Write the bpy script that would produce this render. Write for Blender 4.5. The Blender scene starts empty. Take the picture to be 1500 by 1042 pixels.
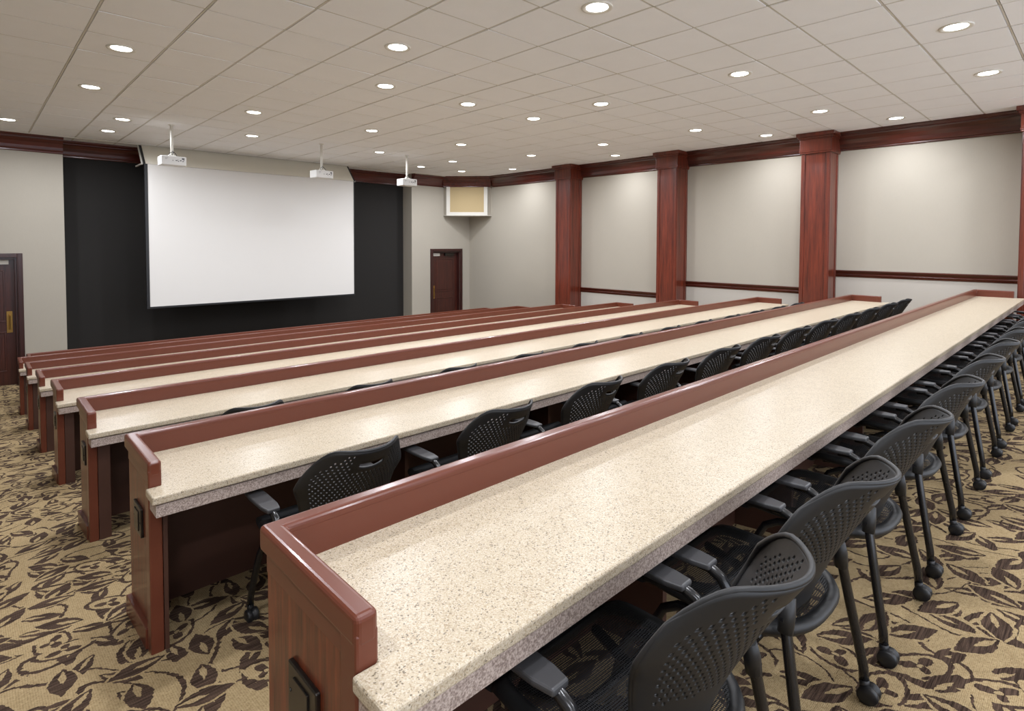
import bpy, bmesh, math, random
from mathutils import Vector, Matrix
random.seed(7)
PI = math.pi
S = bpy.context.scene
COL = S.collection

# ------------------------------------------------------------------ camera, world, exposure
def make_camera():
    yaw, pitch, roll = 0.8070, 0.0349, 0.0031
    cy, sy, cp, sp = math.cos(yaw), math.sin(yaw), math.cos(pitch), math.sin(pitch)
    f = Vector((cy*cp, sy*cp, -sp)); r = Vector((sy, -cy, 0)); u = r.cross(f)
    c, s = math.cos(roll), math.sin(roll)
    r2 = c*r + s*u; u2 = -s*r + c*u
    cam = bpy.data.cameras.new('camera'); o = bpy.data.objects.new('camera', cam); COL.objects.link(o)
    o.matrix_world = Matrix(((r2.x, u2.x, -f.x, 0), (r2.y, u2.y, -f.y, 0), (r2.z, u2.z, -f.z, 0), (0, 0, 0, 1)))
    cam.sensor_width = 36; cam.lens = 832.8/1500*36
    cam.shift_x = (750-751.83)/1500; cam.shift_y = (385.44-521)/1500
    cam.clip_start = 0.05; cam.clip_end = 100
    S.camera = o
make_camera()
W = bpy.data.worlds.new('world'); S.world = W; W.use_nodes = True
W.node_tree.nodes['Background'].inputs[0].default_value = (0.88, 0.95, 1.08, 1)
W.node_tree.nodes['Background'].inputs[1].default_value = 2.2  # ambient fill added to brighten the ceiling, enters through the open back
S.view_settings.view_transform = 'Standard'; S.view_settings.look = 'None'
S.view_settings.gamma = 1; S.view_settings.use_curve_mapping = False
S.view_settings.exposure = 0.35
LAMP_W = 21.0            # watts of each ceiling downlight
LAMP_COL = (0.95, 0.985, 1.06)

# ------------------------------------------------------------------ dimensions (camera at the origin)
T = 0.6096
CEIL = 1.8036
XW = 10.35               # right wall
YF = 12.62               # front wall
YB = -3.4                # back edge of the room, wall left out to let sky fill in
XL = -2.6                # left wall
YR = 13.03               # dark recessed wall
def zf(y):
    if y < -0.9: return -1.213+.106*.9
    return max(-1.213-.106*y, -2.41)
YFLAT = (2.41-1.213)/.106

# ------------------------------------------------------------------ helpers
def srgb(r, g, b):
    f = lambda c: (c/255/12.92) if c/255 <= .04045 else ((c/255+.055)/1.055)**2.4
    return (f(r), f(g), f(b), 1)

def tag(o, label=None, cat=None, group=None, kind=None):
    if label: o['label'] = label
    if cat: o['category'] = cat
    if group: o['group'] = group
    if kind: o['kind'] = kind
    return o

def empty(name, loc=(0, 0, 0), rz=0, rx=0):
    o = bpy.data.objects.new(name, None); COL.objects.link(o)
    o.location = loc; o.rotation_euler = (rx, 0, rz); o.empty_display_size = .05
    return o

class MB:
    def __init__(s): s.bm = bmesh.new()
    def box(s, x0, x1, y0, y1, z0, z1, mat=0):
        vs = [s.bm.verts.new((x, y, z)) for x in (x0, x1) for y in (y0, y1) for z in (z0, z1)]
        for f in ((0, 1, 3, 2), (4, 6, 7, 5), (0, 4, 5, 1), (2, 3, 7, 6), (0, 2, 6, 4), (1, 5, 7, 3)):
            s.bm.faces.new([vs[i] for i in f]).material_index = mat
        return s
    def prism(s, pts, h0, h1, axis='z', mat=0):
        # pts: 2-D outline; extruded along axis from h0 to h1 (h may be function of point)
        g = lambda h, p: h(p) if callable(h) else h
        def mk(p, h):
            if axis == 'z': return (p[0], p[1], h)
            if axis == 'x': return (h, p[0], p[1])
            return (p[0], h, p[1])
        a = [s.bm.verts.new(mk(p, g(h0, p))) for p in pts]
        b = [s.bm.verts.new(mk(p, g(h1, p))) for p in pts]
        n = len(pts)
        s.bm.faces.new(a[::-1]).material_index = mat; s.bm.faces.new(b).material_index = mat
        for i in range(n):
            s.bm.faces.new((a[i], a[(i+1) % n], b[(i+1) % n], b[i])).material_index = mat
        return s
    def tube(s, path, r, n=10, flat=1.0, smooth=True, cap=True):
        P = [Vector(p) for p in path]; rings = []
        R = r if isinstance(r, (list, tuple)) else [r]*len(P)
        up = None
        for i, p in enumerate(P):
            d = (P[min(i+1, len(P)-1)]-P[max(i-1, 0)]).normalized()
            if up is None:
                up = Vector((0, 0, 1)) if abs(d.z) < .9 else Vector((0, 1, 0))
            a = d.cross(up).normalized(); b = a.cross(d).normalized(); up = b
            rings.append([s.bm.verts.new(p+a*math.cos(t*2*PI/n)*R[i]*flat+b*math.sin(t*2*PI/n)*R[i]) for t in range(n)])
        for i in range(len(rings)-1):
            for t in range(n):
                f = s.bm.faces.new((rings[i][t], rings[i][(t+1) % n], rings[i+1][(t+1) % n], rings[i+1][t])); f.smooth = smooth
        if cap:
            s.bm.faces.new(rings[0]); s.bm.faces.new(rings[-1][::-1])
        return s
    def lathe(s, prof, c=(0, 0, 0), n=24, axis='z', smooth=True, cap=True):
        rings = []
        for r, h in prof:
            ring = []
            for t in range(n):
                a = t*2*PI/n; u, v = r*math.cos(a), r*math.sin(a)
                p = {'z': (u, v, h), 'x': (h, u, v), 'y': (u, h, v)}[axis]
                ring.append(s.bm.verts.new((c[0]+p[0], c[1]+p[1], c[2]+p[2])))
            rings.append(ring)
        for i in range(len(rings)-1):
            for t in range(n):
                f = s.bm.faces.new((rings[i][t], rings[i][(t+1) % n], rings[i+1][(t+1) % n], rings[i+1][t])); f.smooth = smooth
        if cap:
            s.bm.faces.new(rings[0]); s.bm.faces.new(rings[-1][::-1])
        return s
    def sweep(s, prof, path, closed=False):
        # prof: (offset, z) pairs; path: list of (x, y, nx, ny) where n is the mitre offset direction
        rings = [[s.bm.verts.new((x+nx*d, y+ny*d, z)) for d, z in prof] for x, y, nx, ny in path]
        m = len(prof)
        for i in range(len(rings)-1):
            for k in range(m):
                s.bm.faces.new((rings[i][k], rings[i][(k+1) % m], rings[i+1][(k+1) % m], rings[i+1][k]))
        s.bm.faces.new(rings[0][::-1]); s.bm.faces.new(rings[-1])
        return s
    def build(s, name, mat, parent=None, bevel=0, seg=2, subsurf=0, solid=0, bev_ang=35, smooth_ang=None):
        bmesh.ops.recalc_face_normals(s.bm, faces=s.bm.faces)
        me = bpy.data.meshes.new(name); s.bm.to_mesh(me); s.bm.free()
        for m in (mat if isinstance(mat, (list, tuple)) else [mat]): me.materials.append(m)
        o = bpy.data.objects.new(name, me); COL.objects.link(o)
        if parent: o.parent = parent
        if solid:
            md = o.modifiers.new('solid', 'SOLIDIFY'); md.thickness = solid; md.offset = 0
        if bevel:
            md = o.modifiers.new('bevel', 'BEVEL'); md.width = bevel; md.segments = seg
            md.limit_method = 'ANGLE'; md.angle_limit = math.radians(bev_ang); md.harden_normals = False
            for p in me.polygons: p.use_smooth = False
        if subsurf:
            md = o.modifiers.new('sub', 'SUBSURF'); md.levels = subsurf; md.render_levels = subsurf
            for p in me.polygons: p.use_smooth = True
        return o

def struct(o): o['kind'] = 'structure'; return o

def copy_tree(o, parent=None):
    c = o.copy(); COL.objects.link(c); c.parent = parent
    for ch in o.children: copy_tree(ch, c)
    return c

# ------------------------------------------------------------------ materials
class N:
    def __init__(s, name, rough=.5, spec=.5, metal=0, coat=0, coat_rough=.1):
        s.m = bpy.data.materials.new(name); s.m.use_nodes = True; s.nt = s.m.node_tree
        s.b = s.nt.nodes['Principled BSDF']
        s.b.inputs['Roughness'].default_value = rough; s.b.inputs['Specular IOR Level'].default_value = spec
        s.b.inputs['Metallic'].default_value = metal; s.b.inputs['Coat Weight'].default_value = coat
        s.b.inputs['Coat Roughness'].default_value = coat_rough
    def n(s, t, **k):
        x = s.nt.nodes.new(t)
        for a, v in k.items():
            if a.startswith('i_'):
                key = a[2:]; key = int(key) if key.isdigit() else key.replace('_', ' ')
                if hasattr(v, 'is_output'): s.nt.links.new(v, x.inputs[key])
                else: x.inputs[key].default_value = v
            else: setattr(x, a, v)
        return x
    def link(s, a, b): s.nt.links.new(a, b)
    def math(s, op, a, b=None, c=None, clamp=False):
        x = s.nt.nodes.new('ShaderNodeMath'); x.operation = op; x.use_clamp = clamp
        for i, v in enumerate((a, b, c)):
            if v is None: continue
            if hasattr(v, 'is_output'): s.link(v, x.inputs[i])
            else: x.inputs[i].default_value = v
        return x.outputs[0]
    def mix(s, f, a, b):
        x = s.nt.nodes.new('ShaderNodeMix'); x.data_type = 'RGBA'
        for i, v in ((0, f), (6, a), (7, b)):
            if hasattr(v, 'is_output'): s.link(v, x.inputs[i])
            else: x.inputs[i].default_value = v
        return x.outputs[2]
    def ramp(s, f, stops):
        x = s.nt.nodes.new('ShaderNodeValToRGB'); s.link(f, x.inputs[0])
        el = x.color_ramp.elements
        while len(el) < len(stops): el.new(.5)
        for e, (p, c) in zip(el, stops):
            e.position = p; e.color = c if len(c) == 4 else (*c, 1)
        return x.outputs[0]
    def color(s, c):
        if hasattr(c, 'is_output'): s.link(c, s.b.inputs['Base Color'])
        else: s.b.inputs['Base Color'].default_value = c
    def bump(s, h, strength=.3, dist=.002):
        x = s.n('ShaderNodeBump'); x.inputs['Strength'].default_value = strength; x.inputs['Distance'].default_value = dist
        s.link(h, x.inputs['Height']); s.link(x.outputs[0], s.b.inputs['Normal'])
    def objco(s, scale=(1, 1, 1)):
        tc = s.n('ShaderNodeTexCoord'); mp = s.n('ShaderNodeMapping'); s.link(tc.outputs['Object'], mp.inputs[0])
        mp.inputs['Scale'].default_value = scale
        return mp.outputs[0]
    def noise(s, co, scale, detail=3, rough=.5):
        x = s.n('ShaderNodeTexNoise'); s.link(co, x.inputs['Vector']); x.inputs['Scale'].default_value = scale
        x.inputs['Detail'].default_value = detail; x.inputs['Roughness'].default_value = rough
        return x.outputs[0]

def plain(name, c, rough=.5, spec=.5, metal=0, var=.04, scale=30, bump=0, coat=0):
    m = N(name, rough, spec, metal, coat)
    co = m.objco(); f = m.noise(co, scale)
    a = tuple(v*(1-var) for v in c[:3])+(1,); b = tuple(min(1, v*(1+var)) for v in c[:3])+(1,)
    m.color(m.mix(f, a, b))
    if bump: m.bump(m.noise(co, scale*6), bump, .001)
    return m.m

def wood(name, c1, c2, rough=.35, axis='z', scale=1.0, coat=.3, streak=.5):
    m = N(name, rough, .5, 0, coat, .15)
    sc = {'z': (14, 14, .9), 'y': (14, .9, 14), 'x': (.9, 14, 14)}[axis]
    co = m.objco(tuple(v*scale for v in sc))
    a = m.noise(co, 2.2, 6, .62); b = m.noise(co, 9, 4, .6)
    f = m.math('ADD', m.math('MULTIPLY', a, .7), m.math('MULTIPLY', b, .3))
    m.color(m.ramp(f, [(.36, c1), (.5, tuple((p+q)/2 for p, q in zip(c1, c2))), (.64, c2)]))
    m.bump(b, .12, .001)
    return m.m

def granite():
    m = N('speckled_granite', .30, .16)
    co = m.objco()
    base = m.mix(m.noise(co, 14, 4), srgb(177, 163, 140), srgb(193, 180, 158))
    v = m.n('ShaderNodeTexVoronoi'); m.link(co, v.inputs['Vector']); v.inputs['Scale'].default_value = 420
    sep = m.n('ShaderNodeSeparateColor'); m.link(v.outputs['Color'], sep.inputs[0])
    dark = m.math('GREATER_THAN', sep.outputs[0], .86)
    light = m.math('GREATER_THAN', sep.outputs[1], .72)
    clump = m.math('MULTIPLY', dark, m.ramp(m.noise(co, 30, 3), [(.35, (.35,)*3), (.6, (1,)*3)]))
    c = m.mix(m.math('MULTIPLY', light, .55), base, srgb(205, 194, 177))
    mid = m.math('MULTIPLY', m.math('GREATER_THAN', sep.outputs[2], .8), .5)
    c = m.mix(mid, c, srgb(150, 128, 98))
    v2 = m.n('ShaderNodeTexVoronoi'); m.link(co, v2.inputs['Vector']); v2.inputs['Scale'].default_value = 330
    s2 = m.n('ShaderNodeSeparateColor'); m.link(v2.outputs['Color'], s2.inputs[0])
    dk = m.math('MULTIPLY', m.math('GREATER_THAN', s2.outputs[0], .955), .6)
    c = m.mix(m.math('MULTIPLY', clump, .5), c, srgb(116, 98, 76))
    c = m.mix(dk, c, srgb(60, 52, 44))
    m.color(c)
    return m.m

def carpet():
    m = N('leaf_carpet', .95, .1)
    tc = m.n('ShaderNodeTexCoord'); co0 = tc.outputs['Object']
    # small wobble so the leaf outlines look woven
    nz = m.n('ShaderNodeTexNoise'); m.link(co0, nz.inputs['Vector']); nz.inputs['Scale'].default_value = 60
    def wob(co, nzn, amt):
        a = m.n('ShaderNodeVectorMath', operation='SUBTRACT'); m.link(nzn.outputs['Color'], a.inputs[0]); a.inputs[1].default_value = (.5, .5, .5)
        b = m.n('ShaderNodeVectorMath', operation='SCALE'); m.link(a.outputs[0], b.inputs[0]); b.inputs['Scale'].default_value = amt
        c = m.n('ShaderNodeVectorMath', operation='ADD'); m.link(co, c.inputs[0]); m.link(b.outputs[0], c.inputs[1])
        return c.outputs[0]
    co = wob(co0, nz, .016)
    def cells(scale, off, jitter=.75):
        mp = m.n('ShaderNodeMapping'); m.link(co, mp.inputs[0]); mp.inputs['Location'].default_value = off
        v = m.n('ShaderNodeTexVoronoi', voronoi_dimensions='2D'); m.link(mp.outputs[0], v.inputs['Vector'])
        v.inputs['Scale'].default_value = scale; v.inputs['Randomness'].default_value = jitter
        d = m.n('ShaderNodeVectorMath', operation='SUBTRACT'); m.link(mp.outputs[0], d.inputs[0]); m.link(v.outputs['Position'], d.inputs[1])
        sc = m.n('ShaderNodeSeparateColor'); m.link(v.outputs['Color'], sc.inputs[0])
        return d.outputs[0], sc.outputs
    def local(d, ang):
        r = m.n('ShaderNodeVectorRotate', rotation_type='Z_AXIS'); m.link(d, r.inputs['Vector']); m.link(ang, r.inputs['Angle'])
        s = m.n('ShaderNodeSeparateXYZ'); m.link(r.outputs[0], s.inputs[0]); return s.outputs[0], s.outputs[1]
    def leaf(x, y, L, Wd, edge=.12):
        # pointed lens: |y| < W (1-(x/L)^2)
        t = m.math('SUBTRACT', 1, m.math('POWER', m.math('ABSOLUTE', m.math('DIVIDE', x, L)), 1.6))
        w = m.math('MULTIPLY', t, Wd)
        k = m.math('SUBTRACT', w, m.math('ABSOLUTE', y))
        return m.math('MULTIPLY', m.math('GREATER_THAN', k, 0), m.math('GREATER_THAN', t, 0)), k
    def vein(x, y, L, Wd):
        a, _ = leaf(m.math('ADD', x, L*.35), y, L*.5, Wd*.3)
        return a
    # big leaves
    d, c = cells(6.0, (0, 0, 0), .6)
    x, y = local(d, m.math('MULTIPLY', c[0], 6.283))
    l1, _ = leaf(x, y, .088, .040); v1 = vein(x, y, .088, .036)
    big = m.math('MULTIPLY', l1, m.math('SUBTRACT', 1, v1))
    keep = m.math('LESS_THAN', c[2], .78)
    big = m.math('MULTIPLY', big, keep)
    # curls: ring with a flower inside in the other cells
    rr = m.n('ShaderNodeVectorMath', operation='LENGTH'); m.link(d, rr.inputs[0]); R = rr.outputs['Value']
    xe = m.math('MULTIPLY', x, .75)
    re = m.math('SQRT', m.math('ADD', m.math('MULTIPLY', xe, xe), m.math('MULTIPLY', m.math('MULTIPLY', y, y), 1.6)))
    ring = m.math('LESS_THAN', m.math('ABSOLUTE', m.math('SUBTRACT', re, .066)), .007)
    an = m.math('ARCTAN2', y, x)
    ring = m.math('MULTIPLY', ring, m.math('GREATER_THAN', m.math('ADD', an, 2.2), 0))
    pet = m.math('LESS_THAN', re, m.math('ADD', .030, m.math('MULTIPLY', m.math('SINE', m.math('MULTIPLY', an, 3)), .018)))
    pet = m.math('MULTIPLY', pet, m.math('GREATER_THAN', re, .009))
    curl = m.math('MULTIPLY', m.math('MAXIMUM', ring, pet), m.math('GREATER_THAN', c[2], .78))
    # second set of leaves
    d2, c2 = cells(7.2, (3.17, 1.41, 0))
    x2, y2 = local(d2, m.math('ADD', m.math('MULTIPLY', c2[0], 2.4), .2))
    l2, _ = leaf(x2, y2, .088, .030); v2 = vein(x2, y2, .088, .028)
    sec = m.math('MULTIPLY', m.math('MULTIPLY', l2, m.math('SUBTRACT', 1, v2)), m.math('LESS_THAN', c2[1], .8))
    # rim around leaves cleared: second layer is hidden near the first
    near, _ = leaf(x, y, .100, .050)
    sec = m.math('MULTIPLY', sec, m.math('SUBTRACT', 1, near))
    # vines: iso-lines of a low noise
    nv = m.noise(co, 2.3, 1, .4)
    vi = m.math('LESS_THAN', m.math('ABSOLUTE', m.math('SUBTRACT', m.math('FRACT', m.math('MULTIPLY', nv, 9)), .5)), .055)
    vi = m.math('MULTIPLY', vi, m.math('SUBTRACT', 1, near))
    mask = m.math('MAXIMUM', m.math('MAXIMUM', big, curl), m.math('MAXIMUM', sec, vi))
    # hatch inside the leaves
    mp = m.n('ShaderNodeMapping'); m.link(co0, mp.inputs[0]); mp.inputs['Scale'].default_value = (9, 170, 1)
    hat = m.noise(mp.outputs[0], 1, 2, .6)
    dark = m.ramp(hat, [(.35, srgb(50, 38, 31)), (.62, srgb(90, 72, 60))])
    # weave of the ground
    wv = m.n('ShaderNodeTexVoronoi', voronoi_dimensions='2D'); mp2 = m.n('ShaderNodeMapping'); m.link(co0, mp2.inputs[0]); mp2.inputs['Scale'].default_value = (1.0, 1.6, 1)
    m.link(mp2.outputs[0], wv.inputs['Vector']); wv.inputs['Scale'].default_value = 150; wv.inputs['Randomness'].default_value = .35
    weave = wv.outputs['Distance']
    g = m.mix(m.noise(co0, 90, 2), srgb(140, 118, 84), srgb(192, 170, 130))
    g = m.mix(m.math('MULTIPLY', m.ramp(weave, [(.35, (0,)*3), (.75, (1,)*3)]), .55), g, srgb(84, 66, 42))
    dark = m.mix(m.math('MULTIPLY', m.ramp(weave, [(.35, (0,)*3), (.75, (1,)*3)]), .4), dark, srgb(40, 30, 24))
    m.color(m.mix(mask, g, dark))
    m.bump(m.math('SUBTRACT', m.math('MULTIPLY', weave, -1), m.math('MULTIPLY', mask, .4)), .5, .004)
    return m.m

def wallpaper(name, c, scale=1.0, amt=.05):
    m = N(name, .85, .25)
    co = m.objco((1, 1, .25)); f = m.noise(m.objco((1, 1, 1)), 1.3, 3)
    g = m.noise(co, 60, 3)
    a = tuple(v*(1-amt) for v in c[:3])+(1,); b = tuple(min(1, v*(1+amt)) for v in c[:3])+(1,)
    m.color(m.mix(m.math('ADD', m.math('MULTIPLY', f, .6), m.math('MULTIPLY', g, .4)), a, b))
    # fine woven relief
    w1 = m.n('ShaderNodeTexBrick'); m.link(m.n('ShaderNodeTexCoord').outputs['Object'], w1.inputs['Vector'])
    mp = m.n('ShaderNodeMapping'); m.link(m.n('ShaderNodeTexCoord').outputs['Object'], mp.inputs[0])
    mp.inputs['Rotation'].default_value = (PI/2, 0, 0)
    h = m.noise(m.objco((1, 1, 1)), 160, 2)
    m.bump(h, .25, .002)
    return m.m

def emission(name, c, s):
    m = bpy.data.materials.new(name); m.use_nodes = True; nt = m.node_tree
    b = nt.nodes['Principled BSDF']; b.inputs['Emission Color'].default_value = (*c, 1); b.inputs['Emission Strength'].default_value = s
    b.inputs['Base Color'].default_value = (.8, .8, .8, 1)
    return m

def mesh_fabric():
    m = N('black_seat_mesh', .6, .3)
    m.color((.008, .008, .009, 1))
    tc = m.n('ShaderNodeTexCoord'); mp = m.n('ShaderNodeMapping'); m.link(tc.outputs['Object'], mp.inputs[0])
    mp.inputs['Scale'].default_value = (1, .8, 0)
    v = m.n('ShaderNodeTexVoronoi', voronoi_dimensions='2D'); m.link(mp.outputs[0], v.inputs['Vector'])
    v.inputs['Scale'].default_value = 210; v.inputs['Randomness'].default_value = .12
    hole = m.math('LESS_THAN', v.outputs['Distance'], .33)
    t = m.n('ShaderNodeBsdfTransparent'); ms = m.n('ShaderNodeMixShader')
    m.link(hole, ms.inputs[0]); m.link(m.b.outputs[0], ms.inputs[1]); m.link(t.outputs[0], ms.inputs[2])
    m.link(ms.outputs[0], m.nt.nodes['Material Output'].inputs[0])
    return m.m

M = {}
M['granite'] = granite()
M['carpet'] = carpet()
M['laminate'] = plain('red_brown_laminate', srgb(99, 51, 36), .28, .4, var=.06, scale=8, coat=.1)
M['woodpanel'] = wood('mahogany_panel', srgb(46, 20, 12), srgb(128, 58, 32), .38, 'z', 1.6)
M['darkpanel'] = plain('dark_brown_panel', srgb(70, 44, 34), .5, .4, var=.08, scale=6)
M['apron'] = None
M['pilaster'] = wood('cherry_pilaster', srgb(70, 26, 15), srgb(116, 48, 29), .32, 'z', .55, .4)
M['crown_y'] = wood('cherry_crown_side', srgb(52, 18, 11), srgb(86, 32, 20), .28, 'y', .55, .4)
M['crown_x'] = wood('cherry_crown_front', srgb(62, 20, 14), srgb(96, 36, 26), .28, 'x', .55, .4)
M['door'] = wood('dark_cherry_door', srgb(44, 16, 12), srgb(74, 32, 22), .35, 'z', .8, .3)
M['doorframe'] = wood('dark_door_frame', srgb(38, 14, 12), srgb(62, 26, 20), .35, 'z', .8, .3)
M['wall'] = wallpaper('grey_beige_wallpaper', srgb(170, 163, 150))
M['lowwall'] = wallpaper('pale_lower_wallpaper', srgb(184, 178, 168), amt=.03)
M['dark'] = wallpaper('charcoal_fabric_wall', srgb(40, 38, 36))
M['headboard'] = wallpaper('beige_headboard', srgb(226, 220, 204))
M['ceiling'] = None
M['white_metal'] = plain('white_metal', srgb(222, 218, 208), .4, .5, var=.02)
M['grid'] = plain('ceiling_grid', srgb(206, 200, 188), .5, .4, var=.02)
M['gap'] = plain('ceiling_reveal', srgb(96, 88, 78), .8, .2, var=.05)
M['black'] = plain('black_plastic', (.012, .012, .013, 1), .42, .5, var=.1)
M['chair_plastic'] = plain('dark_grey_plastic', (.013, .013, .0135, 1), .48, .45, var=.08, scale=60)
M['arm_pad'] = plain('grey_arm_pad', (.045, .045, .048, 1), .42, .5, var=.08)
M['tube'] = plain('gloss_black_tube', (.008, .008, .009, 1), .25, .6, var=.1)
M['mesh'] = mesh_fabric()
M['seatfabric'] = plain('black_seat_edge', (.010, .010, .011, 1), .7, .3, var=.2, scale=200, bump=.3)
M['screen'] = plain('projection_screen', srgb(222, 219, 214), .75, .2, var=.01, scale=2)
M['cream'] = plain('cream_frame', srgb(214, 210, 200), .5, .4, var=.02)
M['tan'] = plain('tan_speaker_cloth', srgb(182, 162, 124), .9, .1, var=.08, scale=120, bump=.3)
M['brass'] = plain('aged_brass', srgb(176, 140, 78), .3, .5, 1.0, var=.1)
M['bronze'] = plain('dark_bronze_plate', srgb(66, 62, 58), .28, .5, .85, var=.1)
M['steel'] = plain('brushed_steel', srgb(190, 188, 184), .3, .5, 1.0, var=.05)
M['proj_white'] = plain('projector_white', srgb(214, 212, 208), .4, .5, var=.02)
M['lamp'] = emission('lamp_lens', (1.0, .97, .92), 9.0)
m_ = N('speckled_apron_laminate', .5, .4)
v_ = m_.noise(m_.objco(), 260, 2)
m_.color(m_.ramp(v_, [(.35, srgb(128, 112, 104)), (.65, srgb(190, 174, 164))])); M['apron'] = m_.m
m_ = N('ceiling_tile', .9, .15)
co_ = m_.objco(); f_ = m_.noise(co_, 5, 3); g_ = m_.noise(co_, 140, 3, .7)
m_.color(m_.mix(m_.math('ADD', m_.math('MULTIPLY', f_, .4), m_.math('MULTIPLY', g_, .6)), srgb(238, 238, 239), srgb(250, 250, 251)))
m_.bump(g_, .4, .003); M['ceiling'] = m_.m

# ------------------------------------------------------------------ room shell
def floor():
    mb = MB()
    ys = [YB-.2, -.9, YFLAT, YR+.3]
    # floor surface with thickness
    pts = [(y, zf(y)) for y in ys] + [(YR+.3, -2.7), (YB-.2, -2.7)]
    mb.prism(pts, XL-.2, XW+.2, 'x')
    return struct(mb.build('floor', M['carpet']))
floor()

def ceiling():
    mb = MB(); b = mb.bm
    ox, oy = 1.248, 7.998
    z = CEIL
    # backing slab above the tiles
    mb.box(XL-.2, XW+.2, YB-.2, YR+.3, z+.030, z+.12, 1)
    i0, i1 = math.floor(XL/T+ox)-1, math.ceil(XW/T+ox)+1
    j0, j1 = math.floor(YB/T+oy-.0)-1, math.ceil(YR/T+oy)+1
    rnd = random.Random(3)
    # T bars
    for i in range(i0, i1+1):
        x = (i-ox+0)*T + 0
        x = (i+ox-math.floor(ox))*T - T
        if XL < x < XW: mb.box(x-.0075, x+.0075, YB, YR, z+.002, z+.030, 2)
    for j in range(-8, 24):
        y = j*T
        if YB < y < YR: mb.box(XL, XW, y-.0065, y+.0065, z+.002, z+.030, 2)
    fx = ox-math.floor(ox)
    for i in range(-8, 20):
        for j in range(-8, 24):
            xa, xb = (i+fx)*T+.012, (i+1+fx)*T-.012
            ya, yb = j*T+.011, (j+1)*T-.011
            xa, xb = max(xa, XL), min(xb, XW); ya, yb = max(ya, YB), min(yb, YR)
            if xb-xa < .02 or yb-ya < .02: continue
            dz = [rnd.uniform(-.0035, .003) for _ in range(4)]
            base = z+.0
            lo = [b.verts.new((x, y, base+d)) for (x, y), d in zip(((xa, ya), (xb, ya), (xb, yb), (xa, yb)), dz)]
            e = .004
            up = [b.verts.new((x, y, z+.028)) for (x, y) in ((xa-e, ya-e), (xb+e, ya-e), (xb+e, yb+e), (xa-e, yb+e))]
            b.faces.new(lo)
            for k in range(4): b.faces.new((lo[k], up[k], up[(k+1) % 4], lo[(k+1) % 4]))
    return struct(mb.build('ceiling', [M['ceiling'], M['gap'], M['grid']]))
ceiling()

ZT = CEIL+.03
RAILS = [(.79, 3.09, -.477), (3.51, 5.80, -.795), (6.22, 8.50, -1.075)]
struct(MB().box(XW, XW+.2, YB, YF, -2.6, ZT).build('wall_right', M['wall']))
struct(MB().box(XL-.2, XL, YB, YF, -2.6, ZT).build('wall_left', M['wall']))
# front wall: two proud grey-beige sections around a dark recess, doorways cut out of them
XA, XB = 1.217, 8.40
DL = (-.50, .575); DR = (9.06, 10.0); DZL, DZR = -.27, -.235
mb = MB()
mb.box(XL, DL[0], YF, YR+.2, -2.6, ZT).box(DL[1], XA, YF, YR+.2, -2.6, ZT).box(DL[0], DL[1], YF, YR+.2, DZL, ZT)
mb.box(XB, DR[0], YF, YR+.2, -2.6, ZT).box(DR[1], XW+.2, YF, YR+.2, -2.6, ZT).box(DR[0], DR[1], YF, YR+.2, DZR, ZT)
struct(mb.build('wall_front', M['wall']))
struct(MB().box(XA, XB, YR, YR+.2, -2.6, ZT).build('wall_front_recess', M['dark']))
# white angle where the tile field stops
struct(MB().box(XL, 9.4, 12.40, 12.43, CEIL-.012, CEIL+.004).build('trim_1', M['grid']))

# crown moulding
CR = [(0, 1.52), (.022, 1.52), (.030, 1.528), (.030, 1.545), (.045, 1.552), (.052, 1.575), (.060, 1.62), (.085, 1.68), (.125, 1.725), (.150, 1.738), (.150, 1.756), (.175, 1.768), (.19, 1.785), (.19, ZT-.028), (0, ZT-.028)]
def crown(name, path, mat): return struct(MB().sweep(CR, path).build(name, mat))
k = math.sqrt(2)-1
BX0, BY0 = 9.44, 12.50; BX1, BY1 = 10.23, 11.70
dx, dy = BX1-BX0, BY1-BY0; L_ = math.hypot(dx, dy); nD = Vector((dy, -dx))/L_
nD = Vector((-abs(dy), -abs(dx)))/L_
# right wall crown: pieces between pilasters
for a, c_ in ((YB, .37), (.79, 3.09), (3.51, 5.80), (6.22, 8.50), (8.93, 11.62)):
    crown('trim_2', [(XW, a, -1, 0), (XW, c_, -1, 0)], M['crown_y'])
crown('trim_3', [(XL, YF, 0, -1), (XA, YF, 0, -1), (XA+.0, YF, .001, -1)], M['crown_x'])
crown('trim_4', [(XB, YF, 0, -1), (9.46, YF, 0, -1)], M['crown_x'])
crown('trim_5', [(XA, YR, 0, -1), (XB, YR, 0, -1)], M['crown_x'])
crown('trim_7', [(XL, YB, 1, 0), (XL, YF, 1, 0)], M['crown_y'])
crown('trim_6', [(BX0-.06, BY0+.06, nD.x*.75, nD.y*.75), (BX1+.06, BY1-.06, nD.x*.75, nD.y*.75)], M['crown_x'])

# chair rails and lower wall field
for a, b_, z in RAILS+[(YB, .37, -.40)]:
    pr = [(0, z-.055), (.018, z-.055), (.024, z-.035), (.034, z-.02), (.020, z-.005), (.034, z+.02), (.045, z+.035), (.045, z+.050), (0, z+.055)]
    mb = MB(); mb.sweep(pr, [(XW, a, -1, 0), (XW, b_, -1, 0)])
    struct(mb.build('trim_8', M['crown_y']))
    struct(MB().box(XW-.006, XW, a, b_, zf(b_), z-.055).build('trim_9', M['lowwall']))

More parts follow.
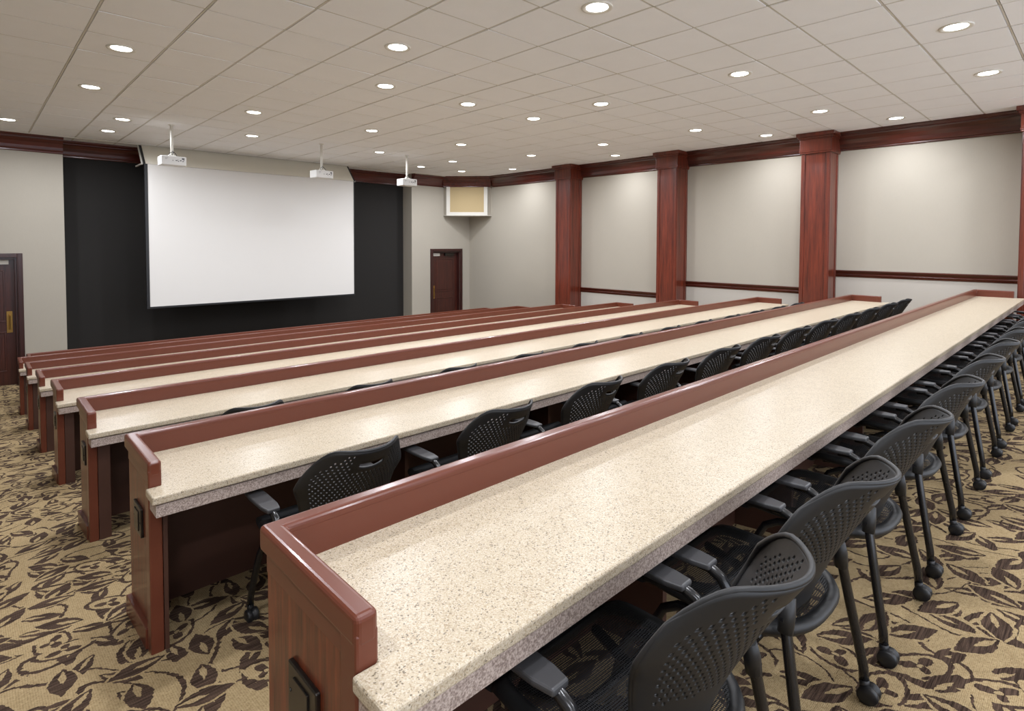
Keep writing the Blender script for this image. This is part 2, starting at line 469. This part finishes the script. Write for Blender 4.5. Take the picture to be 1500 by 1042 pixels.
# pilasters
PX = 9.93
for i, (a, b_) in enumerate(((.37, .79), (3.09, 3.51), (5.80, 6.22), (8.50, 8.93))):
    z0 = zf(b_)
    r = empty('pilaster', (XW, (a+b_)/2, z0)); h = (b_-a)/2
    D = XW-PX
    mb = MB(); mb.box(-D, 0, -h, h, 0, 1.48-z0)
    # edge mouldings leave a sunk panel on the face and sides
    for s_ in (-1, 1):
        mb.box(-D-.014, -D+.004, s_*h-(.05 if s_ > 0 else 0), s_*h+(0 if s_ > 0 else .05), .02, 1.47-z0)
    for s_ in (-1, 1):
        y0, y1 = (h-.004, h+.012) if s_ > 0 else (-h-.012, -h+.004)
        mb.box(-D, -D+.05, y0, y1, .02, 1.47-z0); mb.box(-.09, -.04, y0, y1, .02, 1.47-z0)
    mb.build('shaft', M['pilaster'], r, bevel=.004)
    mb = MB()
    mb.box(-D-.03, 0, -h-.03, h+.03, 0, .17)
    mb.build('plinth', M['pilaster'], r, bevel=.006)
    mb = MB()
    for (o_, za, zb) in ((.028, 1.47, 1.495), (.036, 1.495, 1.52), (.030, 1.52, 1.70), (.045, 1.70, 1.715), (.055, 1.715, 1.74), (.075, 1.74, CEIL-.004)):
        mb.box(-D-o_, 0, -h-o_, h+o_, za-z0, zb-z0)
    mb.build('capital', M['pilaster'], r, bevel=.004)
    r['label'] = ['cherry wood wall pilaster cut off by the right edge of the photo', 'widest looking cherry wood pilaster, between the two right-hand wall bays',
                  'middle cherry wood pilaster of the three fully in view on the right wall', 'cherry wood pilaster farthest from the camera, nearest the corner speaker box'][i]
    r['category'] = 'pilaster'; r['group'] = 'wood pilasters along the right wall'

# corner speaker enclosure
r = empty('speaker_enclosure', (XW, YF, .755))
def loc(x, y): return (x-XW, y-YF)
mb = MB(); mb.prism([loc(BX0, YF), loc(BX0, BY0), loc(BX1, BY1), loc(XW, BY1), loc(XW, YF)], 0, 1.55-.755)
mb.build('cabinet', M['wall'], r)
e1 = Vector((dx, dy))/L_
def diag(u, d): p = Vector((BX0, BY0))+e1*u+nD*d; return loc(p.x, p.y)
mb = MB()
def dbox(u0, u1, d0, d1, z0, z1): mb.prism([diag(u0, d0), diag(u1, d0), diag(u1, d1), diag(u0, d1)], z0, z1)
dbox(0, L_, 0, .02, 0, .085); dbox(0, .10, 0, .02, .085, .775); dbox(L_-.10, L_, 0, .02, .085, .775)
mb.build('frame', M['cream'], r, bevel=.003)
mb = MB(); dbox(.10, L_-.10, 0, .010, .085, .775); mb.build('grille', M['tan'], r)
mb = MB(); mb.prism([loc(BX0-.02, YF), loc(BX0-.02, BY0-.02), loc(BX1-.01, BY1-.03), loc(XW, BY1-.03), loc(XW, YF)], -.012, 0)
mb.build('bottom_lip', M['cream'], r)
tag(r, 'tan cloth fronted speaker box with cream frame set across the far ceiling corner', 'speaker')

# doors
def door(name, x0, x1, ztop, handle_left, closer, fl=-2.41):
    r = struct(empty(name, (x0, YF, fl)))
    w, h = x1-x0, ztop-fl
    mb = MB(); fw = .075
    prof = lambda a, b_, z0, z1: mb.box(a, b_, -.03, .0, z0, z1)
    for a, b_ in ((-fw, 0), (w, w+fw)): mb.box(a, b_, -.03, 0, 0, h+fw).box(a+.012, b_-.012, -.042, -.03, 0, h+fw-.012)
    mb.box(0, w, -.03, 0, h, h+fw); mb.box(.0, w, -.042, -.03, h+.012, h+fw-.012)
    # jamb lining
    mb.box(0, .03, 0, .16, 0, h).box(w-.03, w, 0, .16, 0, h).box(.03, w-.03, 0, .16, h-.03, h)
    mb.build('door_frame', M['doorframe'], r, bevel=.003)
    mb = MB(); yl = .10
    mb.box(.024, w-.024, yl, yl+.045, .0, h-.024)
    lf = mb.build('door_leaf', M['door'], r)
    mb = MB()
    a, b_ = .032+.12, w-.032-.12
    for z0, z1 in ((.22, .90), (1.06, h-.20)):
        # moulded frame ring and raised field
        mb.box(a, b_, yl-.010, yl, z0, z0+.025).box(a, b_, yl-.010, yl, z1-.025, z1)
        mb.box(a, a+.025, yl-.010, yl, z0+.025, z1-.025).box(b_-.025, b_, yl-.010, yl, z0+.025, z1-.025)
        mb.box(a+.06, b_-.06, yl-.008, yl, z0+.06, z1-.06)
    mb.build('door_moulding', M['door'], lf, bevel=.004)
    hx = .032+.035 if handle_left else w-.032-.035-.075
    mb = MB(); mb.box(hx, hx+.075, yl-.004, yl, .88, 1.24)
    mb.tube([(hx+.037, yl-.004, .94), (hx+.037, yl-.045, .95), (hx+.037, yl-.045, 1.17), (hx+.037, yl-.004, 1.18)], .011, 8)
    mb.build('door_handle', M['brass'], lf, bevel=.0015)
    mb = MB(); mb.box(w*.5, w*.5+.28, yl-.06, yl, h-.12, h-.05); mb.tube([(w*.55, yl-.03, h-.05), (w*.38, yl-.09, h-.035), (w*.25, yl-.03, h-.03)], .008, 6)
    mb.build('door_closer', M['bronze'], lf, bevel=.004)
    mb = MB()
    if closer: mb.box(.06, .31, yl-.012, yl, h-.125, h-.045)
    else: mb.box(w-.62, w-.10, yl-.03, yl, h-.11, h-.035)
    mb.build('door_plate', M['cream'], lf, bevel=.002)
door('door_1', DL[0], DL[1], DZL, False, False)
door('door_2', DR[0], DR[1], DZR, True, True)

# projection screen and its slanted headboard
SX0, SX1, SY, SZ0, SZ1 = 2.35, 6.475, 12.11, -1.225, 1.42
r = empty('projection_screen', ((SX0+SX1)/2, SY, SZ0))
cx = (SX0+SX1)/2
MB().box(SX0-cx+.03, SX1-cx-.01, -.004, .0, .035, SZ1-SZ0).build('screen_surface', M['screen'], r)
mb = MB(); w2 = (SX1-SX0)/2
mb.box(-w2-.02, -w2+.03, -.012, .05, 0, SZ1-SZ0).box(w2-.01, w2+.01, -.012, .05, 0, SZ1-SZ0).box(-w2+.03, w2-.01, -.012, .05, 0, .03)
mb.box(-w2+.03, w2-.01, .004, .05, .03, SZ1-SZ0)
mb.build('screen_frame', M['black'], r, bevel=.002)
tag(r, 'large white projection screen with thin black border on the dark wall', 'projection screen')
r = empty('slanted_headboard', (cx, SY, SZ1))
mb = MB(); mb.prism([(-.005, .004), (.02, .004), (.365, CEIL-SZ1-.003), (.335, CEIL-SZ1-.003)], -w2-.0, w2-.0, 'x')
mb.build('board', M['headboard'], r)
for s_ in (-1, 1):
    a, b_ = (w2, w2+.03) if s_ > 0 else (-w2-.03, -w2)
    MB().prism([(-.015, .004), (.06, .004), (.41, CEIL-SZ1-.003), (.325, CEIL-SZ1-.003)], a, b_, 'x').build('edge_board', M['black'], r)
for s_ in (-1, 1):
    mb = MB()
    x = s_*(w2+.045)
    mb.prism([(.03, .0), (.055, .0), (.385, CEIL-SZ1-.01), (.36, CEIL-SZ1-.01)], x-.012, x+.012, 'x')
    mb.box(x-.012, x+.012, .04, .55, -.01, .012)
    mb.build('bracket', M['white_metal'], r)
MB().box(5.45-cx, 5.58-cx, -.005, .06, .012, .085).build('wall_plate', M['cream'], r)
tag(r, 'beige slanted board between ceiling and top of projection screen', 'headboard')

# ------------------------------------------------------------------ ceiling downlights
def make_light():
    r = empty('ceiling_light')
    mb = MB()
    mb.lathe([(.083, -.003), (.100, -.010), (.116, -.011), (.120, -.004), (.119, .004), (.083, .004)], n=36, cap=False)
    mb.build('trim_ring', M['white_metal'], r)
    MB().lathe([(.0005, -.004), (.084, -.004)], n=36, cap=False).build('lens', M['lamp'], r)
    return r
lamp0 = make_light()
LIGHTS = [  # tile coordinates x, y, label (None = out of frame)
 (.75, 18.5, 'leftmost small round ceiling downlight, above the left door'),
 (1.75, 10.5, 'large round ceiling downlight in the upper left corner area of the photo'),
 (1.75, 13.5, 'round ceiling downlight below and left of the upper left one, nearest the left border'),
 (2.75, 16.5, 'round ceiling downlight left of the first projector pole, nearer one of the close pair'),
 (2.75, 18.5, 'round ceiling downlight left of the first projector pole, farther one of the close pair'),
 (4.75, 7.5, 'large round ceiling downlight at upper centre left, second biggest near the top'),
 (4.75, 13.5, 'round ceiling downlight right of the first projector pole, nearer of the two'),
 (5.75, 16.5, 'small round ceiling downlight right of the first projector pole, farther of the two'),
 (5.75, 4.5, 'biggest round ceiling downlight at the top centre of the photo'),
 (5.75, 9.5, 'round ceiling downlight directly below the upper centre left one'),
 (7.75, 9.5, 'round ceiling downlight near the middle of the ceiling, left of the pair in its row'),
 (7.75, 13.5, 'round ceiling downlight above the gap between second and third projector poles'),
 (9.75, 1.5, 'large bright ceiling downlight in the upper right corner area of the photo'),
 (9.75, 4.5, 'round ceiling downlight at upper right centre, left of the upper right corner one'),
 (9.75, 7.5, 'round ceiling downlight in the centre of the ceiling, above the middle pilaster side'),
 (9.75, 9.5, 'round ceiling downlight left of and behind the one over the ceiling centre'),
 (10.75, 13.5, 'round ceiling downlight to the right of the third projector pole, nearest it'),
 (9.75, 16.5, 'small round ceiling downlight beside the third projector pole on its right'),
 (12.75, 1.5, 'bright ceiling downlight by the right border, below the upper right corner one'),
 (12.75, 16.5, 'small downlight above the corner speaker box, nearest to the camera of three'),
 (12.75, 18.5, 'tiny downlight above the corner speaker box, left one of the farthest two'),
 (14.75, 18.5, 'tiny downlight above the corner speaker box, right one of the farthest two'),
 (13.75, 13.5, 'small round ceiling downlight up and right of the corner speaker box'),
 (13.75, 4.5, 'round ceiling downlight above the wall bay right of the nearest full pilaster'),
 (13.75, 7.5, 'round ceiling downlight above the bay between middle and nearest pilasters'),
 (13.75, 10.5, 'round ceiling downlight near the capital of the middle pilaster'),
 (15.75, 3.5, 'ceiling downlight close to the crown moulding right of the nearest full pilaster'),
 (15.75, 6.5, 'ceiling downlight close to the crown moulding left of the nearest full pilaster'),
 (15.75, 11.5, 'ceiling downlight close to the crown moulding left of the middle pilaster capital'),
 (15.75, 16.5, 'ceiling downlight close to the crown moulding left of the farthest pilaster'),
 (1.75, 4.5, None), (1.75, 7.5, None), (-1.25, 1.5, None), (-1.25, -2.5, None), (5.75, 1.5, None), (1.75, .5, None), (3.75, -2.5, None), (9.75, -2.5, None), (13.75, -2.5, None), (15.75, .5, None)]
lt = bpy.data.lights.new('downlight_glow', 'AREA'); lt.shape = 'DISK'; lt.size = .18; lt.energy = LAMP_W; lt.color = LAMP_COL; lt.spread = math.radians(168)
first = True
for (tx, ty, lab) in LIGHTS:
    x, y = tx*T, ty*T
    if first: o = lamp0; first = False
    else: o = copy_tree(lamp0)
    o.location = (x, y, CEIL)
    tag(o, lab or 'round recessed downlight in the ceiling behind and beside the camera, out of the photo', 'ceiling light', 'round recessed ceiling downlights')
    g = bpy.data.objects.new('downlight_glow', lt); COL.objects.link(g); g.location = (x, y, CEIL-.012)

# ------------------------------------------------------------------ projectors
def make_projector():
    r = empty('projector')
    mb = MB(); mb.lathe([(.022, 0), (.022, .46)], n=14, c=(0, 0, -.46)); mb.lathe([(.045, -.006), (.045, 0)], n=20)
    mb.build('ceiling_pole', M['white_metal'], r)
    mb = MB(); mb.box(-.17, .17, -.12, .12, -.63, -.49)
    b = mb.build('projector_body', M['proj_white'], r, bevel=.012)
    mb = MB(); mb.box(-.05, .05, -.05, .05, -.49, -.47).box(-.025, .025, -.025, .025, -.47, -.44)
    mb.build('mount_bracket', M['white_metal'], r)
    mb = MB()
    mb.box(.105, .14, -.1225, -.119, -.535, -.515)
    for x, z, w, h in ((-.02, -.565, .008, .014), (.02, -.562, .022, .012), (.05, -.572, .016, .010), (.045, -.552, .012, .008), (.078, -.562, .022, .014), (.112, -.57, .016, .012), (.128, -.556, .008, .018), (-.12, -.528, .04, .004), (-.12, -.545, .025, .003)):
        mb.box(x, x+w, -.1225, -.119, z, z+h)
    mb.build('connector_ports', M['black'], b)
    mb = MB(); mb.lathe([(.032, .115), (.032, .135), (.024, .138)], c=(.08, 0, -.56), axis='y', n=18); mb.build('lens', M['black'], b)
    mb = MB()
    mb.tube([(0, -.015, -.42), (-.035, -.035, -.44), (-.05, -.05, -.46), (-.045, -.06, -.485), (-.02, -.07, -.49)], .005, 6)
    mb.tube([(0, -.015, -.41), (.03, -.03, -.43), (.045, -.05, -.46), (.05, -.07, -.485), (.09, -.08, -.487)], .005, 6)
    mb.tube([(0, -.018, -.40), (.01, -.03, -.43), (-.005, -.04, -.47), (.01, -.05, -.49)], .004, 6)
    mb.build('cable_loop', M['black'], r)
    return r
pj = make_projector()
for i, (x, y, rz, lab) in enumerate(((2.293, 10.0, 0, 'white projector hanging on a pole over the left side of the screen'),
                               (4.705, 10.0, .06, 'white projector hanging on a pole over the right half of the screen'),
                               (6.575, 10.05, -.05, 'white projector on a pole right of the screen, over the dark wall edge'))):
    o = pj if i == 0 else copy_tree(pj)
    o.location = (x, y, CEIL); o.rotation_euler = (0, 0, rz)
    tag(o, lab, 'projector', 'ceiling projectors')

# ------------------------------------------------------------------ desks
ROWS = [(1.232, -.600), (2.704, -.768), (4.13, -.906), (5.62, -1.062), (7.04, -1.220), (8.55, -1.380), (10.0, -1.54), (11.23, -1.688)]
X0, X1 = .432, 9.735
ORD = ['nearest to the camera', 'second nearest to the camera', 'third nearest to the camera', 'fourth nearest to the camera', 'fifth nearest to the camera',
       'sixth row back, third from the screen', 'seventh row back, second from the screen', 'farthest row, nearest to the screen']
def desk(i, yr, zr):
    xa = X0 if i < 7 else .59
    xb = X1
    yr0 = yr-.42; zb = zf(yr)
    r = empty('long_desk', ((xa+xb)/2, yr-.22, zf(yr-.22)))
    ox, oy, oz = r.location
    def mk(mb, *a, **k):
        bmesh.ops.translate(mb.bm, verts=mb.bm.verts, vec=(-ox, -oy, -oz)); return mb.build(*a, **k)
    # rounded top rail, U shaped
    t = .043
    def U(o0, t): return [(xa+o0, yr0), (xa+o0, yr-o0), (xb-o0, yr-o0), (xb-o0, yr0), (xb-t, yr0), (xb-t, yr-t), (xa+t, yr-t), (xa+t, yr0)]
    mk(MB().prism(U(0, t), zr-.056, zr), 'top_rail', M['laminate'], r, bevel=.011, seg=4)
    yr0 += .052
    ub = U(.012, t+.0012)
    yr0 -= .052
    mk(MB().prism(ub, zr-.10, zr-.020), 'rail_backing', M['laminate'], r)
    # granite top with rounded corners
    gy0, gz = yr-.524, zr-.088
    mk(MB().prism([(xa-.008, gy0), (xb+.008, gy0), (xb+.008, yr0+.0), (xb-t+.006, yr0+.0), (xb-t+.006, yr-t+.005), (xa+t-.006, yr-t+.005), (xa+t-.006, yr0+.0), (xa-.008, yr0+.0)], gz-.028, gz),
       'countertop', M['granite'], r, bevel=.006, seg=3)
    mk(MB().box(xa+.004, xb-.004, gy0+.010, gy0+.045, gz-.076, gz-.033).box(xa+.004, xa+.045, gy0+.045, yr0, gz-.076, gz-.033).box(xb-.045, xb-.004, gy0+.045, yr0, gz-.076, gz-.028),
       'apron', M['apron'], r, bevel=.002)
    # front board facing the screen
    mk(MB().prism([(xa+.03, yr-.034), (xb-.03, yr-.034), (xb-.03, yr-.014), (xa+.03, yr-.014)], lambda p: zf(p[1]), zr-.056), 'front_panel', M['darkpanel'], r)
    # end panels
    for sx in (-1, 1):
        bx = lambda u0, u1: (xa+u0, xa+u1) if sx < 0 else (xb-u1, xb-u0)
        a, b_ = bx(.014, .034)
        p = mk(MB().prism([(a, yr0+.01), (b_, yr0+.01), (b_, yr-.012), (a, yr-.012)], lambda q: zf(q[1])-.004, zr-.05), 'end_panel', M['woodpanel'], r)
        a2, b2 = bx(.0008, .0422)
        zl = lambda q: zf(q[1])-.004
        mb = MB(); mb.prism([(a2, yr0+.0008), (b2, yr0+.0008), (b2, yr0+.056), (a2, yr0+.056)], zl, zr-.03)
        mk(mb, 'end_stile', M['laminate'], p, bevel=.005)
        a2, b2 = bx(-.004, .018)
        mb = MB(); mb.prism([(a2, yr0+.06), (b2, yr0+.06), (b2, yr-.002), (a2, yr-.002)], lambda q: zf(q[1])-.004, lambda q: zf(q[1])+.075)
        mk(mb, 'base_trim', M['laminate'], p, bevel=.003)
        # inner leg under the apron
        a, b_ = bx(.044, .058 if i < 2 else .098)
        mk(MB().prism([(a, yr0+.004), (b_, yr0+.004), (b_, yr0+.044), (a, yr0+.044)], lambda q: zf(q[1])-.004, gz-.028), 'inner_leg', M['darkpanel'], r)
        if sx < 0:
            # power outlet plate on the outer face
            zc = zr-.275
            mb = MB(); mb.box(xa+.004, xa+.015, yr-.262, yr-.138, zc-.055, zc+.055)
            q = mk(mb, 'outlet_plate', M['bronze'], p, bevel=.003)
            mb = MB(); mb.box(xa+.0005, xa+.005, yr-.232, yr-.168, zc-.036, zc+.036)
            for yy in (-.250, -.150): mb.lathe([(.004, .002), (.004, .006)], c=(xa, yr+yy, zc), axis='x', n=8)
            mk(mb, 'outlet_cover', M['bronze'], q, bevel=.001)
            q['label'] = 'dark bronze outlet plate'
    # support panels between the seats
    n = 8
    for k_ in range(n):
        x = xa+1.13+k_*1.06
        if x > xb-.4: break
        mk(MB().prism([(x, yr0+.13), (x+.022, yr0+.13), (x+.022, yr-.034), (x, yr-.034)], lambda q: zf(q[1])-.004, gz-.028), 'support_panel', M['darkpanel'], r)
    tag(r, 'long granite topped mahogany desk, '+ORD[i], 'desk', 'long tiered desks')
for i, (yr, zr) in enumerate(ROWS): desk(i, yr, zr)

# ------------------------------------------------------------------ chairs
def back_point(u, v, off=0):
    # u -1..1 across, v 0..1 up; local frame, facing +Y
    u2 = abs(u)
    hw = (.135+.073*min(1, v/.7))*(1-.16*max(0, (v-.6)/.4)**2)
    z = .35+.392*v-max(0, u2-.60)**2*.45*max(0, v-.5)/.5+(u2**2)*.025*(1-v)
    y = -.14-.195*v**1.3+(.03+.12*v)*u2**2
    return Vector((u*hw, y, z))

def make_back(parent):
    bm = bmesh.new()
    NU, NV = 52, 34
    cache = {}
    def vert(u, v):
        kx = (round(u*4000), round(v*4000))
        if kx not in cache:
            uu, vv = u, v
            # crescent handle slot: pull the lower lip down
            p = back_point(uu, vv)
            cache[kx] = bm.verts.new(p)
        return cache[kx]
    slot_row = NV-5
    for i in range(NU):
        for j in range(NV):
            u0, u1 = -1+2*i/NU, -1+2*(i+1)/NU; v0, v1 = j/NV, (j+1)/NV
            uc, vc = (u0+u1)/2, (v0+v1)/2
            def sv(u, v):
                k2 = slot_row-v*NV
                if -1e-3 < k2 < 2.5 and abs(u) < .26: return v-.024*(1-.33*k2)*(1-(u/.26)**2)
                return v
            V = lambda u, v: vert(u, sv(u, v))
            if slot_row <= j < slot_row+1 and abs(uc) < .24: continue
            if slot_row-1 <= j < slot_row+1 and abs(uc) < .24 and j >= slot_row: continue
            # perforated zone
            bound = .86-.10*max(0, (.5-vc))*2
            hole = ((i+j) % 2 == 0) and abs(uc) < bound and .34+.10*(1-abs(uc)) < vc < .965-.16*max(0, abs(uc)-.45)/.4 and not (abs(uc) < .34 and j >= slot_row-2)
            if not hole:
                bm.faces.new((V(u0, v0), V(u1, v0), V(u1, v1), V(u0, v1)))
            else:
                um, vm = uc, vc; ru, rv = (u1-u0)*.40, (v1-v0)*.37
                outer = [V(u0, v0), V(u1, v0), V(u1, v1), V(u0, v1)]
                inner = [vert(uc+ru*math.cos(a), vc+rv*math.sin(a)) for a in [(-135+45*q)*PI/180 for q in range(8)]]
                # corners at inner index 0,2,4,6
                for q in range(4):
                    a, b = outer[q], outer[(q+1) % 4]
                    i0, i1, i2 = inner[2*q], inner[2*q+1], inner[(2*q+2) % 8]
                    bm.faces.new((a, b, i2, i1)); bm.faces.new((a, i1, i0))
    bmesh.ops.recalc_face_normals(bm, faces=bm.faces)
    for f in bm.faces: f.smooth = True
    # give the shell its thickness
    bm.normal_update()
    vs, fs = list(bm.verts), list(bm.faces)
    bound = [e for e in bm.edges if len(e.link_faces) == 1]
    inner = {v: bm.verts.new(v.co-v.normal*.006) for v in vs}
    for f in fs: bm.faces.new([inner[v] for v in reversed(f.verts)])
    for e in bound:
        l = e.link_loops[0]; a, b = l.vert, l.link_loop_next.vert
        bm.faces.new((b, a, inner[a], inner[b]))
    for f in bm.faces: f.smooth = True
    me = bpy.data.meshes.new('backrest'); bm.to_mesh(me); bm.free(); me.materials.append(M['chair_plastic'])
    o = bpy.data.objects.new('backrest', me); COL.objects.link(o); o.parent = parent
    # rolled rim
    path = [back_point(-1, v/20) for v in range(1, 20)]+[back_point(-1+u/12, 1) for u in range(0, 25)]+[back_point(1, 1-v/20) for v in range(1, 20)]
    mb = MB(); mb.tube(path, .0055, 8); mb.build('rim', M['chair_plastic'], o)
    return o

def make_chair():
    r = empty('office_chair')
    b = make_back(r)
    # seat: rounded frame ring and mesh panel
    def outline(s, z, n=40):
        pts = []
        for t in range(n):
            a = t*2*PI/n; ca, sa = math.cos(a), math.sin(a)
            e = .42 if sa > 0 else .72
            x = (abs(ca)**e)*(1 if ca > 0 else -1)*.215*s; y = (abs(sa)**e)*(1 if sa > 0 else -1)*.220*s
            if sa < 0: x *= 1-.10*(abs(y)/.22)**3
            pts.append((x, y+.02, z(x, y) if callable(z) else z))
        return pts
    def zs(x, y): return .385-.014*max(0, 1-(abs(x)/.2)**2)+(-.045*max(0, (y-.14)/.08)**2)+(.012*max(0, (-y-.12)/.1)**2)
    mb = MB(); bm = mb.bm
    rings = [[bm.verts.new(p) for p in outline(1.0, lambda x, y: zs(x, y)-.006)], [bm.verts.new(p) for p in outline(1.03, lambda x, y: zs(x, y)-.020)],
             [bm.verts.new(p) for p in outline(.98, lambda x, y: zs(x, y)-.034)], [bm.verts.new(p) for p in outline(.88, lambda x, y: zs(x, y)-.026)],
             [bm.verts.new(p) for p in outline(.88, lambda x, y: zs(x, y)-.003)]]
    for i in range(5):
        for t in range(40):
            f = bm.faces.new((rings[i][t], rings[i][(t+1) % 40], rings[(i+1) % 5][(t+1) % 40], rings[(i+1) % 5][t])); f.smooth = True
    st = mb.build('seat', M['chair_plastic'], r)
    mb = MB(); bm = mb.bm
    prev = None
    for s in (.90, .7, .5, .3, .1):
        ring = [bm.verts.new(p) for p in outline(s, lambda x, y: zs(x, y)-.003)]
        if prev:
            for t in range(40):
                f = bm.faces.new((prev[t], prev[(t+1) % 40], ring[(t+1) % 40], ring[t])); f.smooth = True
        prev = ring
    bm.faces.new(prev)
    mb.build('seat_mesh', M['mesh'], st)
    mb = MB()   # front fabric edge roll
    mb.tube([(-.19, .225, .352), (-.1, .240, .346), (0, .243, .344), (.1, .240, .346), (.19, .225, .352)], .02, 10, flat=1.3)
    mb.build('front_roll', M['seatfabric'], st)
    # under-seat V braces
    mb = MB()
    mb.tube([(-.02, -.14, .345), (-.06, .0, .338), (-.13, .19, .33)], .013, 8); mb.tube([(.02, -.14, .345), (.06, .0, .338), (.13, .19, .33)], .013, 8)
    mb.tube([(-.20, .06, .335), (0, .06, .328), (.20, .06, .335)], .012, 8)
    mb.tube([(-.20, -.10, .345), (0, -.10, .335), (.20, -.10, .345)], .012, 8)
    mb.build('seat_brace', M['tube'], r)
    for sx in (-1, 1):
        # front leg: caster up to the front of the seat, curving back under it
        mb = MB(); mb.tube([(sx*.228, .225, .055), (sx*.228, .222, .09), (sx*.222, .195, .17), (sx*.212, .165, .26), (sx*.205, .140, .305), (sx*.200, .100, .328), (sx*.198, .04, .338), (sx*.198, -.08, .345)], .0125, 10)
        lg = mb.build('leg', M['tube'], r)
        casters(lg, sx*.228, .225)
        mb = MB(); mb.tube([(sx*.228, -.225, .055), (sx*.227, -.222, .10), (sx*.219, -.206, .19), (sx*.207, -.185, .31), (sx*.196, -.166, .42), (sx*.180, -.165, .455)], .0125, 10)
        lg = mb.build('leg', M['tube'], r)
        casters(lg, sx*.228, -.225)
        mb = MB(); mb.tube([(sx*.198, -.168, .39), (sx*.188, -.168, .43), (sx*.176, -.168, .465)], [.017, .018, .014], 10)
        mb.build('back_socket', M['chair_plastic'], lg)
        # arm: tube up from the seat rail and pad
        mb = MB(); mb.tube([(sx*.200, -.06, .345), (sx*.214, -.055, .38), (sx*.220, -.045, .435), (sx*.222, -.025, .466), (sx*.220, .005, .478), (sx*.220, .04, .478)], .0135, 10)
        ar = mb.build('arm', M['tube'], r)
        mb = MB()
        pts = [(-.022, -.005), (.022, -.005), (.030, .04), (.032, .15), (.028, .215), (.016, .235), (-.016, .235), (-.028, .215), (-.032, .15), (-.030, .04)]
        mb.prism([(sx*.220+x, y) for x, y in pts], .479, .495)
        mb.build('arm_pad', M['arm_pad'], ar, bevel=.006, seg=3)
    return r

def casters(leg, x, y):
    mb = MB()
    mb.lathe([(.006, -.021), (.024, -.021), (.027, -.016), (.027, -.006), (.022, -.003), (.022, .003), (.027, .006), (.027, .016), (.024, .021), (.006, .021)], c=(x, y-.012, .027), axis='x', n=20)
    mb.lathe([(.011, .04), (.013, .05), (.013, .066)], c=(x, y, 0), n=12)
    mb.build('caster', M['black'], leg)

chair = make_chair()
def level(o):
    # the room's floor ramps down towards the screen; seat and back stay level
    if o.type == 'MESH':
        for v in o.data.vertices:
            x, y, z = v.co
            v.co = (x, y-.106*z, z+.106*y*min(1, z/.3))
    for c in o.children: level(c)
level(chair)
SLOPE = -math.atan(.106)
ordn = ['first', 'second', 'third', 'fourth', 'fifth', 'sixth', 'seventh', 'eighth', 'ninth', 'tenth', 'eleventh', 'twelfth', 'thirteenth', 'fourteenth']
spots = []
for k_ in range(13):
    x = .965 if k_ == 0 else 1.53+(k_-1)*.655
    spots.append((x, .655, 0, 0, ordn[k_]+' black perforated-back chair from the camera end of the row behind the nearest desk', 'chairs behind the nearest desk'))
for k_, x in enumerate((.985, 1.685, 2.355, 3.035, 3.725, 4.405, 5.065, 5.745, 6.46, 7.16, 7.90, 8.60)):
    spots.append((x, 2.03, -.017, 0, ordn[k_]+' black perforated-back chair from the left end, between the two nearest desks', 'chairs between the first and second desks'))
for k_ in range(12):
    spots.append((1.08+k_*.69, 3.34, -.03, 0, ordn[k_]+' black chair from the left end, between the second and third nearest desks', 'chairs between the second and third desks'))
for n_, (x, y, dz, rz, lab, grp) in enumerate(spots):
    o = chair if n_ == 0 else copy_tree(chair)
    o.location = (x, y, zf(y)+dz); o.rotation_euler = (SLOPE, 0, rz)
    tag(o, lab, 'chair', grp)
